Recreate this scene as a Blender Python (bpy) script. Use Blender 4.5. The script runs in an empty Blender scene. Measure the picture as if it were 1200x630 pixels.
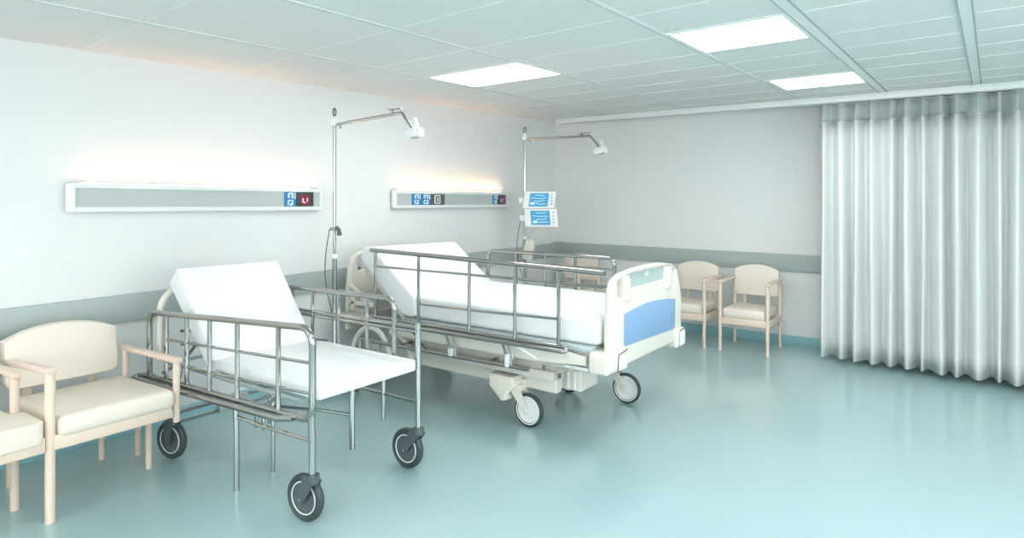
import bpy, bmesh, math, random
from mathutils import Vector, Matrix, Euler
random.seed(7)
PI = math.pi
scene = bpy.context.scene
COL = scene.collection

# ------------------------------------------------------------------ materials
def mat(name, col, rough=0.5, metal=0.0, coat=0.0, sheen=0.0, noise=0.0, nscale=40.0, bump=0.0, bscale=200.0,
        spec=0.5, emit=None, estr=0.0, alpha=1.0):
    m = bpy.data.materials.new(name); m.use_nodes = True
    nt = m.node_tree; b = nt.nodes['Principled BSDF']
    b.inputs['Base Color'].default_value = (*col, 1)
    b.inputs['Roughness'].default_value = rough
    b.inputs['Metallic'].default_value = metal
    b.inputs['Coat Weight'].default_value = coat
    b.inputs['Sheen Weight'].default_value = sheen
    b.inputs['Specular IOR Level'].default_value = spec
    b.inputs['Alpha'].default_value = alpha
    if emit:
        b.inputs['Emission Color'].default_value = (*emit, 1)
        b.inputs['Emission Strength'].default_value = estr
    tc = nt.nodes.new('ShaderNodeTexCoord')
    if noise > 0:
        n = nt.nodes.new('ShaderNodeTexNoise'); n.inputs['Scale'].default_value = nscale; n.inputs['Detail'].default_value = 4
        nt.links.new(tc.outputs['Object'], n.inputs['Vector'])
        mx = nt.nodes.new('ShaderNodeMixRGB'); mx.blend_type = 'MIX'
        mx.inputs['Color1'].default_value = (*[c * (1 - noise) for c in col], 1)
        mx.inputs['Color2'].default_value = (*[min(1, c * (1 + noise)) for c in col], 1)
        nt.links.new(n.outputs['Fac'], mx.inputs['Fac']); nt.links.new(mx.outputs['Color'], b.inputs['Base Color'])
    if bump > 0:
        n2 = nt.nodes.new('ShaderNodeTexNoise'); n2.inputs['Scale'].default_value = bscale; n2.inputs['Detail'].default_value = 3
        nt.links.new(tc.outputs['Object'], n2.inputs['Vector'])
        bp = nt.nodes.new('ShaderNodeBump'); bp.inputs['Strength'].default_value = bump; bp.inputs['Distance'].default_value = 0.002
        nt.links.new(n2.outputs['Fac'], bp.inputs['Height']); nt.links.new(bp.outputs['Normal'], b.inputs['Normal'])
    return m

M = {}
M['wall'] = mat('wall_paint', (0.81, 0.829, 0.82), 0.6, noise=0.01, nscale=6, bump=0.08, bscale=260)
M['ceil'] = mat('ceiling_tile', (0.76, 0.755, 0.74), 0.8, noise=0.015, nscale=60, bump=0.05)
M['grid'] = mat('grid_metal', (0.80, 0.82, 0.81), 0.5)
M['grid_dark'] = mat('grid_dark_strip', (0.40, 0.47, 0.46), 0.6)
M['floor'] = mat('vinyl_floor', (0.37, 0.535, 0.55), 0.30, noise=0.05, nscale=150, coat=0.7, bump=0.015, bscale=90)
M['floor'].node_tree.nodes['Principled BSDF'].inputs['Coat Roughness'].default_value = 0.13
M['base'] = mat('vinyl_skirting', (0.30, 0.56, 0.60), 0.35, noise=0.02)
M['guard'] = mat('wall_guard', (0.42, 0.49, 0.475), 0.45, noise=0.02)
M['chrome'] = mat('brushed_steel', (0.40, 0.40, 0.388), 0.13, metal=1.0, noise=0.03, nscale=120)
M['chrome2'] = mat('polished_tube', (0.47, 0.485, 0.485), 0.14, metal=1.0, noise=0.02, nscale=90)
M['linen'] = mat('mattress_cover', (0.83, 0.86, 0.865), 0.55, sheen=0.2, noise=0.01, nscale=8, bump=0.05, bscale=300)
M['ivory'] = mat('ivory_plastic', (0.79, 0.76, 0.675), 0.35, noise=0.01, nscale=8)
M['white'] = mat('white_plastic', (0.86, 0.88, 0.87), 0.3, noise=0.01, nscale=8)
M['blue'] = mat('blue_laminate', (0.25, 0.42, 0.65), 0.35, noise=0.03, nscale=4)
M['taupe'] = mat('frame_enamel', (0.62, 0.60, 0.54), 0.4, noise=0.02, nscale=12)
M['rubber'] = mat('dark_rubber', (0.045, 0.065, 0.07), 0.45, noise=0.08, nscale=40)
M['hubdark'] = mat('dark_hub', (0.09, 0.115, 0.12), 0.4, noise=0.05, nscale=40)
M['black'] = mat('black_plastic', (0.03, 0.035, 0.035), 0.4, noise=0.05)
M['wood'] = mat('pale_wood', (0.79, 0.645, 0.52), 0.4, noise=0.04, nscale=14)
M['arm'] = mat('arm_wood', (0.80, 0.64, 0.53), 0.4, noise=0.05, nscale=14)
M['uphol'] = mat('cream_vinyl', (0.81, 0.735, 0.635), 0.42, noise=0.015, nscale=10, bump=0.05, bscale=180)
M['curtain'] = mat('satin_curtain', (0.72, 0.755, 0.745), 0.22, sheen=0.1, spec=0.8, noise=0.01, nscale=20)
M['plate'] = mat('grey_plate', (0.50, 0.555, 0.54), 0.45, noise=0.01)
M['deck'] = mat('deck_steel', (0.47, 0.54, 0.54), 0.35, metal=0.4, noise=0.03)
M['sockblue'] = mat('socket_blue', (0.02, 0.22, 0.50), 0.35, noise=0.1, nscale=60)
M['sockdark'] = mat('socket_dark', (0.045, 0.06, 0.065), 0.35, noise=0.1, nscale=60)
M['sockred'] = mat('socket_red', (0.30, 0.02, 0.035), 0.35, noise=0.1, nscale=60)
M['sockbrown'] = mat('socket_brown', (0.12, 0.10, 0.085), 0.4, noise=0.1, nscale=60)
M['sockwhite'] = mat('socket_pale', (0.72, 0.86, 0.93), 0.35, noise=0.02)
M['screen'] = mat('monitor_screen', (0.03, 0.22, 0.40), 0.25, emit=(0.06, 0.34, 0.62), estr=0.30, noise=0.1, nscale=30)
M['trace'] = mat('screen_trace', (0.5, 0.8, 0.95), 0.3, emit=(0.5, 0.85, 1.0), estr=0.4, noise=0.01)
M['slot'] = mat('tinted_insert', (0.45, 0.55, 0.54), 0.2, noise=0.02)
M['tube'] = mat('warm_tube', (1, 0.85, 0.7), 0.4, emit=(1.0, 0.52, 0.30), estr=66, noise=0.001)
M['diff'] = mat('lamp_diffuser', (0.95, 0.97, 0.97), 0.4, emit=(1.0, 1.0, 0.995), estr=10.5, noise=0.001)
M['mesh'] = mat('mesh_header', (0.62, 0.69, 0.675), 0.6, noise=0.03, nscale=300, alpha=0.62)
M['concrete'] = mat('paving', (0.55, 0.56, 0.55), 0.8, noise=0.1, nscale=3)

# ------------------------------------------------------------------ mesh builder
def fillet(pts, r, n=6, closed=False):
    pts = [Vector(p) for p in pts]; out = []
    N = len(pts)
    for i, p in enumerate(pts):
        if not closed and i in (0, N - 1): out.append(p); continue
        a = pts[(i - 1) % N]; b = pts[(i + 1) % N]
        u = (a - p); v = (b - p); lu, lv = u.length, v.length
        u.normalize(); v.normalize()
        ang = u.angle(v)
        if ang > PI - 0.02: out.append(p); continue
        t = min(r / math.tan(ang / 2), lu * 0.49, lv * 0.49); rr = t * math.tan(ang / 2)
        c = p + (u + v).normalized() * (rr / math.sin(ang / 2))
        s0 = (p + u * t) - c; s1 = (p + v * t) - c
        for k in range(n + 1):
            f = k / n
            d = s0.lerp(s1, f)
            out.append(c + d.normalized() * rr)
    return out

class MB:
    def __init__(s): s.bm = bmesh.new()
    def box(s, a, b, bev=0.0, seg=2, rot=None, piv=None):
        a = Vector(a); b = Vector(b); c = (a + b) / 2; d = b - a
        mtx = Matrix.Translation(c) @ Matrix.Diagonal((abs(d.x), abs(d.y), abs(d.z), 1))
        if rot is not None:
            p = Vector(piv) if piv is not None else c
            mtx = Matrix.Translation(p) @ Euler(rot).to_matrix().to_4x4() @ Matrix.Translation(-p) @ mtx
        vs = bmesh.ops.create_cube(s.bm, size=1.0, matrix=mtx)['verts']
        if bev > 0:
            es = list({e for v in vs for e in v.link_edges})
            bmesh.ops.bevel(s.bm, geom=es, offset=bev, segments=seg, affect='EDGES', profile=0.5)
        return s
    def tube(s, pts, r, seg=10, closed=False, r2=None, cap=True):
        pts = [Vector(p) for p in pts]; n = len(pts)
        rings = []
        T0 = (pts[1] - pts[0]).normalized()
        up = Vector((0, 0, 1)) if abs(T0.z) < 0.9 else Vector((1, 0, 0))
        N = (up - T0 * up.dot(T0)).normalized()
        for i, p in enumerate(pts):
            if closed: T = (pts[(i + 1) % n] - pts[i - 1]).normalized()
            elif i == 0: T = T0
            elif i == n - 1: T = (pts[-1] - pts[-2]).normalized()
            else: T = ((pts[i + 1] - p).normalized() + (p - pts[i - 1]).normalized()).normalized()
            N = (N - T * N.dot(T)).normalized(); B = T.cross(N)
            rr = r if r2 is None else r + (r2 - r) * i / (n - 1)
            rings.append([s.bm.verts.new(p + (N * math.cos(2 * PI * k / seg) + B * math.sin(2 * PI * k / seg)) * rr) for k in range(seg)])
        for i in range(n if closed else n - 1):
            A, B_ = rings[i], rings[(i + 1) % n]
            for k in range(seg):
                s.bm.faces.new((A[k], A[(k + 1) % seg], B_[(k + 1) % seg], B_[k]))
        if not closed and cap:
            s.bm.faces.new(rings[0][::-1]); s.bm.faces.new(rings[-1])
        return s
    def lathe(s, prof, origin, axis, seg=28):
        """prof: list of (radius, offset along axis); closed ends when radius is 0"""
        o = Vector(origin); ax = Vector(axis).normalized()
        up = Vector((0, 0, 1)) if abs(ax.z) < 0.9 else Vector((1, 0, 0))
        U = (up - ax * up.dot(ax)).normalized(); V = ax.cross(U)
        rings = []
        for r, h in prof:
            if r < 1e-6: rings.append([s.bm.verts.new(o + ax * h)])
            else: rings.append([s.bm.verts.new(o + ax * h + (U * math.cos(2 * PI * k / seg) + V * math.sin(2 * PI * k / seg)) * r) for k in range(seg)])
        for A, B in zip(rings, rings[1:]):
            for k in range(seg):
                k2 = (k + 1) % seg
                if len(A) == 1 and len(B) == 1: continue
                if len(A) == 1: s.bm.faces.new((A[0], B[k2], B[k]))
                elif len(B) == 1: s.bm.faces.new((A[k], A[k2], B[0]))
                else: s.bm.faces.new((A[k], A[k2], B[k2], B[k]))
        return s
    def prism(s, outline, f0, f1, bev=0.0, seg=2, holes=()):
        """outline: list of 2-D points; f0/f1 map a 2-D point to 3-D on the two faces"""
        es = []
        def loop(pts):
            vs = [s.bm.verts.new(f0(*p)) for p in pts]
            for i in range(len(vs)): es.append(s.bm.edges.new((vs[i], vs[(i + 1) % len(vs)])))
            return vs
        base = loop(outline); allv = list(base)
        for h in holes: allv += loop(h)
        allp = list(outline) + [p for h in holes for p in h]
        r = bmesh.ops.triangle_fill(s.bm, use_beauty=True, use_dissolve=False, edges=es)
        faces = [g for g in r['geom'] if isinstance(g, bmesh.types.BMFace)]
        mapping = {}
        for v, p in zip(allv, allp): mapping[v] = s.bm.verts.new(f1(*p))
        for f in faces: s.bm.faces.new([mapping[v] for v in f.verts][::-1])
        sides = []
        for e in es:
            a, b = e.verts
            sides.append(s.bm.faces.new((a, b, mapping[b], mapping[a])))
        bmesh.ops.recalc_face_normals(s.bm, faces=list({f for v in allv + list(mapping.values()) for f in v.link_faces}))
        if bev > 0:
            rim = es + [s.bm.edges.get((mapping[e.verts[0]], mapping[e.verts[1]])) for e in es]
            bmesh.ops.bevel(s.bm, geom=[e for e in rim if e], offset=bev, segments=seg, affect='EDGES', profile=0.5, clamp_overlap=True)
        return s

def place(o, parent):
    COL.objects.link(o)
    if parent is not None: o.parent = parent
def root_loc(parent):
    while parent is not None and parent.parent is not None: parent = parent.parent
    return Vector(parent.location) if parent is not None else Vector((0, 0, 0))
def obj(name, mb, m, parent=None, ang=35, local=False, label=None):
    bm = mb.bm
    bmesh.ops.recalc_face_normals(bm, faces=bm.faces[:])
    if parent is not None and not local: bmesh.ops.translate(bm, verts=bm.verts[:], vec=-root_loc(parent))
    me = bpy.data.meshes.new(name); bm.to_mesh(me); bm.free()
    me.materials.append(M[m] if isinstance(m, str) else m)
    for p in me.polygons: p.use_smooth = True
    me.set_sharp_from_angle(angle=math.radians(ang))
    o = bpy.data.objects.new(name, me); place(o, parent)
    if label: o['label'] = label
    return o
def thing(name, label, cat, loc, rotz=0.0, group=None):
    o = bpy.data.objects.new(name, None); o.location = loc; o.rotation_euler = (0, 0, rotz)
    o.empty_display_size = 0.1
    place(o, None); o['label'] = label; o['category'] = cat
    if group: o['group'] = group
    return o
def struct(name, mb, m, parent=None):
    o = obj(name, mb, m, parent)
    if parent is None: o['kind'] = 'structure'
    return o
def dup(root, loc, rotz, label, group=None):
    r = root.copy(); COL.objects.link(r); r.location = loc; r.rotation_euler = (0, 0, rotz); r['label'] = label
    if group: r['group'] = group
    for ch in list(root.children):
        c = ch.copy(); COL.objects.link(c); c.parent = r
        for g in list(ch.children):
            d = g.copy(); COL.objects.link(d); d.parent = c
    return r

# ------------------------------------------------------------------ room
XW, YW, ZC = -4.452, 7.064, 2.395
XR, YN = 3.4, -3.2
struct('floor', MB().box((XW - .15, YN - .15, -.12), (XR + .15, YW + .15, 0)), 'floor')
struct('wall_left', MB().box((XW - .12, YN - .12, 0), (XW, YW + .12, ZC)), 'wall')
struct('wall_back', MB().box((XW, YW, 0), (XR, YW + .12, ZC)), 'wall')
RY0, RY1, RZ0, RZ1 = -.2, 4.6, .80, 2.2
wr = MB().box((XR, YN - .12, 0), (XR + .12, YW + .12, RZ0)).box((XR, YN - .12, RZ1), (XR + .12, YW + .12, ZC))
wr.box((XR, YN - .12, RZ0), (XR + .12, RY0, RZ1)).box((XR, RY1, RZ0), (XR + .12, YW + .12, RZ1))
struct('wall_right', wr, 'wall')
wf = MB()
for k in range(5):
    y = RY0 + (RY1 - RY0) * k / 4
    wf.box((XR + .03, y - .03, RZ0), (XR + .09, y + .03, RZ1), .005)
wf.box((XR + .03, RY0, RZ0), (XR + .09, RY1, RZ0 + .06), .005).box((XR + .03, RY0, RZ1 - .06), (XR + .09, RY1, RZ1), .005)
struct('added_window_2', wf, 'white')  # unseen window added at right to brighten floor, left wall and curtain
WX0, WX1, WZ0, WZ1 = -3.4, 2.6, 0.85, 2.2
wn = MB()
wn.box((XW, YN - .12, 0), (XR, YN, WZ0)).box((XW, YN - .12, WZ1), (XR, YN, ZC))
wn.box((XW, YN - .12, WZ0), (WX0, YN, WZ1)).box((WX1, YN - .12, WZ0), (XR, YN, WZ1))
struct('wall_near', wn, 'wall')
wf = MB()
for k in range(5):
    x = WX0 + (WX1 - WX0) * k / 4
    wf.box((x - .03, YN - .09, WZ0), (x + .03, YN - .03, WZ1), .005)
wf.box((WX0, YN - .09, WZ0), (WX1, YN - .03, WZ0 + .06), .005).box((WX0, YN - .09, WZ1 - .06), (WX1, YN - .03, WZ1), .005)
struct('added_window_1', wf, 'white')  # unseen window added behind the camera as a daylight source

# ceiling: tiles, exposed T-bars
struct('ceiling', MB().box((XW - .12, YN - .12, ZC), (XR + .12, YW + .12, ZC + .1)), 'ceil')
SK = -0.10; XC = -1.455
def rowy(y0, x): return y0 + SK * (x - XC)
rows = [-2.9, -2.2, -1.5, -.8, -.1, .6, 1.40, 2.34, 2.95, 3.42, 3.99, 4.42, 4.86, 5.27, 5.84, 6.25]
g = MB()
for y0 in rows:
    w = .0045
    g.prism([(XW, rowy(y0, XW) - w), (XR, rowy(y0, XR) - w), (XR, rowy(y0, XR) + w), (XW, rowy(y0, XW) + w)],
            lambda x, y: (x, y, ZC - .004), lambda x, y: (x, y, ZC + .001))
cols = [(-3.449, .008), (-2.53, .008), (-1.44, .010), (-.765, .030), (-.105, .028), (.60, .01), (1.4, .01), (2.2, .01), (2.9, .01)]
for x, w in cols:
    g.box((x - w, YN, ZC - .005), (x + w, YW, ZC + .001))
struct('trim_1', g, 'grid')
gd = MB()  # darker strips along the edges of the long T-bars
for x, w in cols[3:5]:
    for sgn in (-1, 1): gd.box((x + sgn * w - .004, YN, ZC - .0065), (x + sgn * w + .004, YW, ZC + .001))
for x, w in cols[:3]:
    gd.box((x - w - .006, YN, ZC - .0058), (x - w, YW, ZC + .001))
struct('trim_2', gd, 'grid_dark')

# wall guard rail, skirting
def guard(name, a, b):
    m = MB(); m.box(a, b, .008, 2); return struct(name, m, 'guard')
guard('trim_3', (XW, YN, .722), (XW + .028, YW - .03, .893))
guard('trim_4', (XW, YW - .028, .735), (XR, YW, .905))
guard('trim_5', (XW, YW - .07, .730), (XW + .07, YW, .900))
struct('baseboard_left', MB().box((XW, YN, 0), (XW + .012, YW, .085), .003), 'base')
struct('baseboard_back', MB().box((XW, YW - .012, 0), (XR, YW, .088), .003), 'base')
struct('baseboard_right', MB().box((XR - .012, YN, 0), (XR, YW, .088), .003), 'base')

# ceiling lamps, the seen ones and those added to light the room
def lamp(x0, x1, r0, r1, label, ins=.02):
    cx = (x0 + x1) / 2; cy = (rowy(r0, cx) + rowy(r1, cx)) / 2
    t = thing('ceiling_light', label, 'ceiling light', (cx, cy, ZC - .006), 0, 'recessed ceiling lights')
    def q(i): return [(x0 + i, rowy(r0, x0 + i) + i), (x1 - i, rowy(r0, x1 - i) + i), (x1 - i, rowy(r1, x1 - i) - i), (x0 + i, rowy(r1, x0 + i) - i)]
    obj('lamp_frame', MB().prism(q(.0), lambda x, y: (x, y, ZC - .010), lambda x, y: (x, y, ZC + .0005), holes=[q(ins)]), 'grid', t)
    obj('diffuser', MB().prism(q(ins), lambda x, y: (x, y, ZC - .007), lambda x, y: (x, y, ZC + .0005)), 'diff', t)
lamp(-3.41, -2.51, 3.42, 3.985, 'square ceiling light panel above the white bed, nearest the left wall')
lamp(-1.43, -.80, 3.38, 3.97, 'large ceiling light panel at top of picture, nearest the viewer')
lamp(-1.41, -.785, 5.27, 5.84, 'small ceiling light panel nearest the curtain track')
for (r0, r1) in ((.6, 1.4), (2.34, 2.95), (3.42, 3.99)):  # unseen panels added to brighten the floor and curtain
    for (x0, x1) in ((.63, 1.37), (2.23, 2.87)):
        lamp(x0, x1, r0, r1, 'added ceiling light panel off to the right, out of the picture')
k = 0
for (x0, x1) in ((-3.42, -2.56), (-1.42, -.80), (.63, 1.37), (2.23, 2.87)):  # unseen panels added around the camera as extra light for the room
    for (r0, r1) in ((-1.5, -.8), (.6, 1.4)):
        if r0 > 0 and (x1 < -2 or x0 > 0): continue
        k += 1
        lamp(x0, x1, r0, r1, 'added ceiling light panel above or behind the viewer, out of the picture')

# ------------------------------------------------------------------ curtain and its track
def raily(x): return 6.50 - .055 * (x + .6)
cr = thing('curtain_rail', 'white curtain track running along the ceiling in front of the back wall', 'curtain rail', (-2.0, raily(-2.0), ZC - .06))
def railbar(dy0, dy1, z0, z1, x0, x1, bev):
    return MB().prism([(x0, raily(x0) + dy0), (x1, raily(x1) + dy0), (x1, raily(x1) + dy1), (x0, raily(x0) + dy1)],
                      lambda x, y: (x, y, z0), lambda x, y: (x, y, z1), bev)
obj('track', railbar(-.03, .03, ZC - .058, ZC - .0, -4.2, 2.9, .006), 'white', cr)
obj('glide_channel', railbar(-.012, .012, ZC - .066, ZC - .055, -4.18, 2.88, .002), 'plate', cr)

cu = thing('privacy_curtain', 'long white satin privacy curtain with grey mesh top hanging in folds', 'curtain', (.3, raily(.3), .05))
folds = []
x = -1.29; sgn = 1
rnd = random.Random(3)
while x < 1.9:
    w = rnd.choice([.042, .05, .06, .072, .085]); folds.append((x, sgn * rnd.uniform(.035, .06))); sgn = -sgn; x += w
def fold(x):
    for (xa, a), (xb, b) in zip(folds, folds[1:]):
        if xa <= x <= xb:
            t = (x - xa) / (xb - xa); t = t * t * (3 - 2 * t); return a + (b - a) * t
    return 0
def cloth(z0, z1, nz, amp0, amp1, x0=-1.29, x1=1.85, dx=.008, z_wob=0.0):
    m = MB(); n = int((x1 - x0) / dx); prev = None
    for i in range(n + 1):
        xx = x0 + (x1 - x0) * i / n; colv = []
        f = fold(xx)
        for j in range(nz + 1):
            t = j / nz; amp = amp0 + (amp1 - amp0) * t
            zz = z0 + (z1 - z0) * t
            wob = .006 * math.sin(5 * zz + xx * 9) * (1 - t)
            xo = .010 * math.sin(xx * 23 + 2.2 * (1 - t))
            colv.append(m.bm.verts.new((xx + xo * (1 - t), raily(xx) + f * amp + wob, zz + z_wob * math.sin(xx * 31) * (1 - t))))
        if prev:
            for j in range(nz): m.bm.faces.new((prev[j], colv[j], colv[j + 1], prev[j + 1]))
        prev = colv
    return m
def thicken(o, t):
    md = o.modifiers.new('thickness', 'SOLIDIFY'); md.thickness = t; md.offset = 0
cp = obj('curtain_cloth', cloth(.05, 2.16, 14, 1.75, 1.2), 'curtain', cu, ang=180); thicken(cp, .002)
hd = obj('mesh_header', cloth(2.16, 2.318, 3, 1.2, .8), 'mesh', cu, ang=180, label='grey see-through mesh along the top'); thicken(hd, .001)
hm = MB()
x = -1.285
i = 0
hem = []
xs = [-1.285 + .01 * q for q in range(314)]
hm.tube([(xx, raily(xx) + fold(xx) * 1.2 - .002, 2.16) for xx in xs], .004, 5)
hm.tube([(xx, raily(xx) + fold(xx) * .8, 2.318) for xx in xs], .004, 5)
obj('header_hem', hm, 'curtain', cu, ang=180)
for i, (xf, a) in enumerate(folds):
    if xf > 1.8: continue
    sm = MB(); sm.tube([(xf, raily(xf) + a * 1.2 - .002, 2.165), (xf, raily(xf) + a * 1.0 - .002, 2.24), (xf, raily(xf) + a * .8 - .002, 2.316)], .0022, 5)
    obj('header_seam', sm, 'plate', cu, ang=180)
for i, (xf, a) in enumerate(folds):
    if a > 0 or xf > 1.8: continue
    yf = raily(xf)
    hk = MB(); hk.tube([(xf + .004, yf + a * .8, 2.316), (xf + .003, yf + a * .3, 2.321), (xf, yf, 2.3235)], .0025, 5)
    obj('curtain_hook', hk, 'plate', cu)

# ------------------------------------------------------------------ bed-head service panels
def panel(y0, y1, zl, zr, h, mods, label):
    d = .055; yc = (y0 + y1) / 2; zc = (zl + zr) / 2
    t = thing('bed_head_panel', label, 'bed head panel', (XW, yc, zc - h / 2), 0, 'bed head panels on the left wall')
    L = (y1 - y0) / 2; b = .029
    X0 = XW; X1 = XW + d
    def at(x, u, v): return (x, yc + u, zc + v)
    sl = (zr - zl) / (y1 - y0)
    fr = MB()
    out = fillet([(-L, -h / 2, 0), (L, -h / 2, 0), (L, h / 2, 0), (-L, h / 2, 0)], .015, 4, True)
    inn = [(-L + b * 1.6, -h / 2 + b), (L - b * .9, -h / 2 + b), (L - b * .9, h / 2 - b), (-L + b * 1.6, h / 2 - b)]
    fr.prism([(p.x, p.y) for p in out], lambda u, v: (X1, yc + u, zc + v + sl * u), lambda u, v: (X1 - .022, yc + u, zc + v + sl * u), .004, 2, holes=[inn])
    obj('panel_frame', fr, 'white', t)
    bk = MB(); bk.prism([(-L + .012, -h / 2 + .01), (L - .012, -h / 2 + .01), (L - .012, h / 2 - .05), (-L + .012, h / 2 - .05)],
                        lambda u, v: (X0, yc + u, zc + v + sl * u), lambda u, v: (X1 - .016, yc + u, zc + v + sl * u))
    bk.prism([(-L + .006, -h / 2 + .006), (L - .006, -h / 2 + .006), (L - .006, h / 2 - .004), (-L + .006, h / 2 - .004)],
                        lambda u, v: (X1 - .018, yc + u, zc + v + sl * u), lambda u, v: (X1 - .012, yc + u, zc + v + sl * u))
    obj('face_plate', bk, 'plate', t)
    tb = MB(); tl = L * .86
    tb.tube([(XW + .030, yc + u, zc + h / 2 - .018 + sl * u) for u in (-tl, 0, tl)], .0075, 8)
    obj('lamp_tube', tb, 'tube', t, label='warm white lamp tube along the top edge')
    lp = MB(); lp.prism([(-L + .02, h / 2 - .05), (L - .02, h / 2 - .05), (L - .02, h / 2 + .006), (-L + .02, h / 2 + .006)],
                        lambda u, v: (XW + .010, yc + u, zc + v + sl * u), lambda u, v: (XW + .016, yc + u, zc + v + sl * u))
    obj('added_baffle', lp, 'plate', t)  # unseen lip added so the tube's glow starts higher on the wall
    for (ya, yb, kind) in mods:
        ua, ub = ya - yc, yb - yc
        mm = MB(); zo = sl * (ua + ub) / 2
        mm.box(at(X1 - .015, ua, -h / 2 + b + zo), at(X1 - .007, ub, h / 2 - b + zo), .002)
        mk = {'blue': 'sockblue', 'red': 'sockdark', 'brown': 'sockbrown'}[kind]
        o = obj('socket_module', mm, mk, t, label={'blue': 'blue socket module', 'red': 'dark socket module with red face', 'brown': 'dark brown socket module'}[kind])
        w = ub - ua; hh = h - 2 * b
        def patch(m2, a0, a1, v0, v1, lift=.0):
            m2.box(at(X1 - .008, ua + w * a0, -hh / 2 + hh * v0 + zo), at(X1 - .0055 + lift, ua + w * a1, -hh / 2 + hh * v1 + zo), .0008, 1)
        if kind == 'blue':
            p = MB()
            patch(p, .28, .46, .58, .92); patch(p, .60, .76, .55, .95); patch(p, .84, .95, .50, .95); patch(p, .40, .70, .84, .96)
            patch(p, .26, .38, .08, .38); patch(p, .46, .66, .06, .22); patch(p, .62, .76, .10, .46); patch(p, .30, .56, .36, .46)
            obj('outlet', p, 'sockwhite', o)
        elif kind == 'red':
            p = MB(); patch(p, .24, .76, .12, .80); obj('outlet', p, 'sockred', o, label='dark red outlet face')
            p = MB(); patch(p, .34, .42, .28, .58, .001); patch(p, .42, .54, .24, .32, .001); patch(p, .60, .66, .34, .60, .001); obj('outlet_mark', p, 'sockwhite', o)
        else:
            p = MB()
            patch(p, .26, .34, .12, .88); patch(p, .60, .68, .12, .88); patch(p, .30, .64, .80, .90); patch(p, .30, .64, .10, .20); patch(p, .44, .52, .30, .70)
            obj('outlet', p, 'sockwhite', o)
panel(1.609, 3.442, 1.508, 1.475, .172, [(3.09, 3.195, 'blue'), (3.195, 3.36, 'red')],
      'long wall panel with lamp above the near steel-railed bed')
panel(4.225, 5.998, 1.468, 1.444, .165, [(4.47, 4.59, 'blue'), (4.59, 4.725, 'blue'), (4.725, 4.93, 'brown'), (5.71, 5.80, 'blue'), (5.80, 5.94, 'red')],
      'shorter-looking wall panel with lamp above the bed with blue footboard')

# ------------------------------------------------------------------ chairs
def arch(w, z0, zs, zc_, n=10, r=.03):
    """outline of a chair back: flat base, arched top"""
    pts = [(-w, z0 + r), (-w + r * .3, z0 + r * .3), (-w + r, z0), (w - r, z0), (w - r * .3, z0 + r * .3), (w, z0 + r)]
    for i in range(n + 1):
        u = 1 - 2 * i / n
        pts.append((w * u, zs + (zc_ - zs) * (1 - abs(u) ** 2.2)))
    return pts
def wall_chair(loc, label):
    t = thing('armchair', label, 'chair', (0, 0, 0), 0, 'armchairs along the back wall')
    w, f, b = .222, -.225, .225
    obj('seat', MB().box((-w + .018, f - .012, .318), (w - .018, b - .03, .415), .032, 4), 'uphol', t)
    ol = arch(w - .006, .50, .755, .805)
    tilt = lambda z: .06 * (z - .5)
    obj('backrest', MB().prism(ol, lambda x, z: (x, b - .045 + tilt(z), z), lambda x, z: (x, b + .005 + tilt(z), z), .014, 3), 'uphol', t)
    fr = MB()
    fr.box((-w, f - .012, .262), (w, f + .012, .325), .004).box((-w, b - .012, .262), (w, b + .012, .32), .004)
    for s in (-1, 1): fr.box((s * w - .011, f, .262), (s * w + .011, b, .32), .004)
    obj('seat_frame', fr, 'wood', t)
    for s in (-1, 1): obj('back_support', MB().box((s * .12 - .015, b + .002, .29), (s * .12 + .015, b + .014, .62), .003), 'wood', t)
    for s in (-1, 1):
        obj('leg', MB().tube([(s * w, f, 0), (s * w, f, .3), (s * w, f, .66)], .0155, 12, r2=.0185), 'wood', t)
        obj('leg', MB().tube([(s * w, b, 0), (s * w, b, .3), (s * w, b, .655)], .0145, 12, r2=.0175), 'wood', t)
        obj('armrest', MB().box((s * w - .024, f - .03, .652), (s * w + .024, b + .02, .676), .010, 3), 'arm', t, label='darker wooden armrest')
    t.location = loc
    return t
ch2 = wall_chair((-1.925, 6.62, 0), 'cream armchair nearest the curtain, standing fully in view')
dup(ch2, (-2.52, 6.60, 0), 0, 'cream armchair partly hidden behind the blue footboard')
dup(ch2, (-3.95, 6.62, 0), 0, 'cream armchair in the far corner behind the bed rail')

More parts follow.
